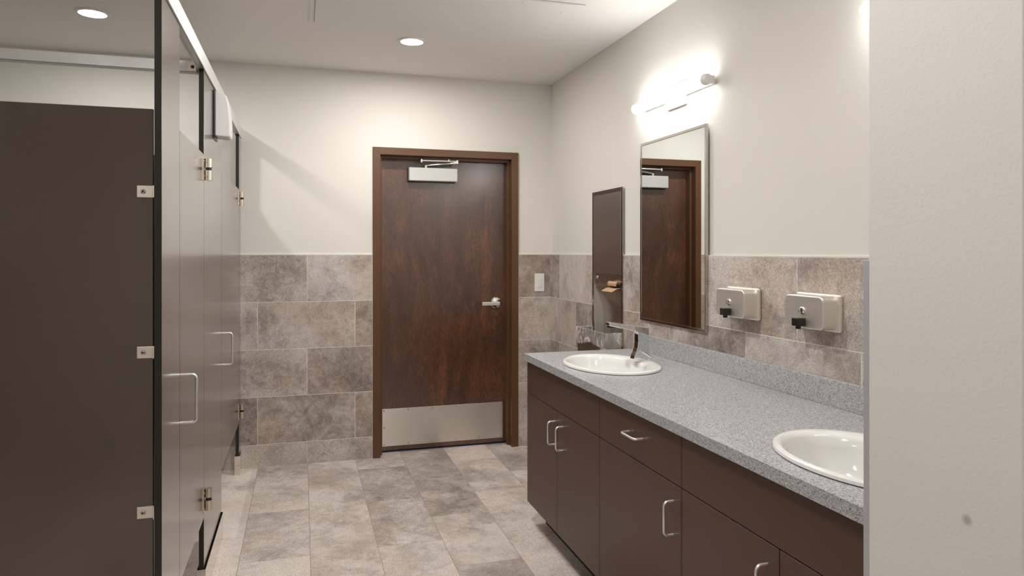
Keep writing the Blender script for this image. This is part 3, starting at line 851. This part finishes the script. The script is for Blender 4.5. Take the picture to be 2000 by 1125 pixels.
# waste receptacle
bx, by0, by1, bz = 1.604, 3.570, 3.968, .928
b = MB(); th = .002
b.box(bx, bx + th, by0, by1, .37, bz, 'steelsat', .0006); b.box(bx, XR + .07, by0, by0 + th, .37, bz, 'steelsat', .0006) if False else b.box(bx, fx - .0005, by0, by0 + th, .37, bz, 'steelsat', .0006)
b.box(bx, fx - .0005, by1 - th, by1, .37, bz, 'steelsat', .0006); b.box(bx, fx, by0, by1, .368, .37, 'steelsat')
part(b, 'waste_receptacle', t, 'steel waste bin box projecting from the unit')
# paper towel hanging out of the slot
b = MB(); i = b.mi('paper')
path = [(fx + .004, 1.195), (fx - .012, 1.196), (fx - .030, 1.190), (fx - .038, 1.178), (fx - .030, 1.168)]
def ribbon(b, path, y0, y1, th, mat, skew=0.0):
    i = b.mi(mat); A = []
    for (x, z) in path:
        A.append([b.bm.verts.new((x, y0, z)), b.bm.verts.new((x, y1 + skew, z)), b.bm.verts.new((x, y1 + skew, z - th)), b.bm.verts.new((x, y0, z - th))])
    for P, Q in zip(A[:-1], A[1:]):
        for k in range(4):
            f = b.bm.faces.new((P[k], P[(k + 1) % 4], Q[(k + 1) % 4], Q[k])); f.material_index = i; f.smooth = False
    b.bm.faces.new(A[0]).material_index = i; b.bm.faces.new(list(reversed(A[-1]))).material_index = i
ribbon(b, [(fx + .002, 1.197), (fx - .006, 1.214), (fx - .016, 1.216), (fx - .024, 1.204), (fx - .022, 1.192)], Y0 + .035, Y0 + .150, .0025, 'paper')
ribbon(b, [(fx + .002, 1.178), (fx - .020, 1.176), (fx - .052, 1.160)], Y0 + .030, Y0 + .165, .0025, 'paper', .01)
pt = b.build('paper_towel', None, centre(b)); tag(pt, 'brown folded paper towel poking out of the steel dispenser slot', 'paper towel')
# clear bin liner folded over the rim
b = MB(); i = b.mi('bag')
per = []
def seg(p, q, n): return [(p[0] + (q[0] - p[0]) * k / n, p[1] + (q[1] - p[1]) * k / n) for k in range(n)]
xo, xi = bx - .004, fx - .004
per = seg((xi, by1 + .004), (xo, by1 + .004), 12) + seg((xo, by1 + .004), (xo, by0 - .004), 40) + seg((xo, by0 - .004), (xi, by0 - .004), 12) + [(xi, by0 - .004)]
cxm, cym = (xi + xo) / 2, (by0 + by1) / 2
rings = []
levels = [(-.016, -.20, .01), (-.012, -.10, .008), (-.008, -.02, .004), (-.003, .004, .001), (.003, .005, .001), (.006, -.020, .004), (.009, -.05, .007), (.012, -.075, .008)]
for (o_, dz, wob) in levels:
    ring = []
    for k, (x, y) in enumerate(per):
        nx = -1 if x <= xo + .001 else 0; ny = 1 if y >= by1 else (-1 if y <= by0 else 0)
        w_ = wob * (sin(k * .55 + dz * 22) * .8 + random.uniform(-.12, .12))
        hang = dz + (.012 * sin(k * .19 + 1) + random.uniform(-.002, .002) if dz < -.06 and o_ > 0 else 0)
        X = x + nx * (o_ + w_); Y = y + ny * (o_ + w_)
        if o_ > 0: X = min(X, xi); 
        ring.append(b.bm.verts.new((min(max(X, bx - .03) if o_ > 0 else max(X, bx + .003), xi), Y if o_ > 0 else min(max(Y, by0 + .003), by1 - .003), bz + hang)))
    rings.append(ring)
for A, B in zip(rings[:-1], rings[1:]):
    for k in range(len(A) - 1):
        f = b.bm.faces.new((A[k], A[k + 1], B[k + 1], B[k])); f.material_index = i; f.smooth = True
bg = b.build('bin_liner', None, centre(b)); tag(bg, 'clear plastic bin liner folded over the rim of the steel waste bin', 'bin bag')

# ------------------------------------------------------------------ light switch
sx, sz = 1.632, 1.164; sy = YB - T
t = thing('light_switch', (sx, sy, sz), 'white rocker light switch on the tiles right of the door', 'light switch')
b = MB(); b.box(sx - .037, sx + .037, sy - .006, sy, sz - .064, sz + .064, 'switch', .003, 3); part(b, 'cover_plate', t)
b = MB(); b.box(sx - .0165, sx + .0165, sy - .0085, sy - .005, sz - .034, sz + .034, 'switch', .0012); part(b, 'rocker', t)
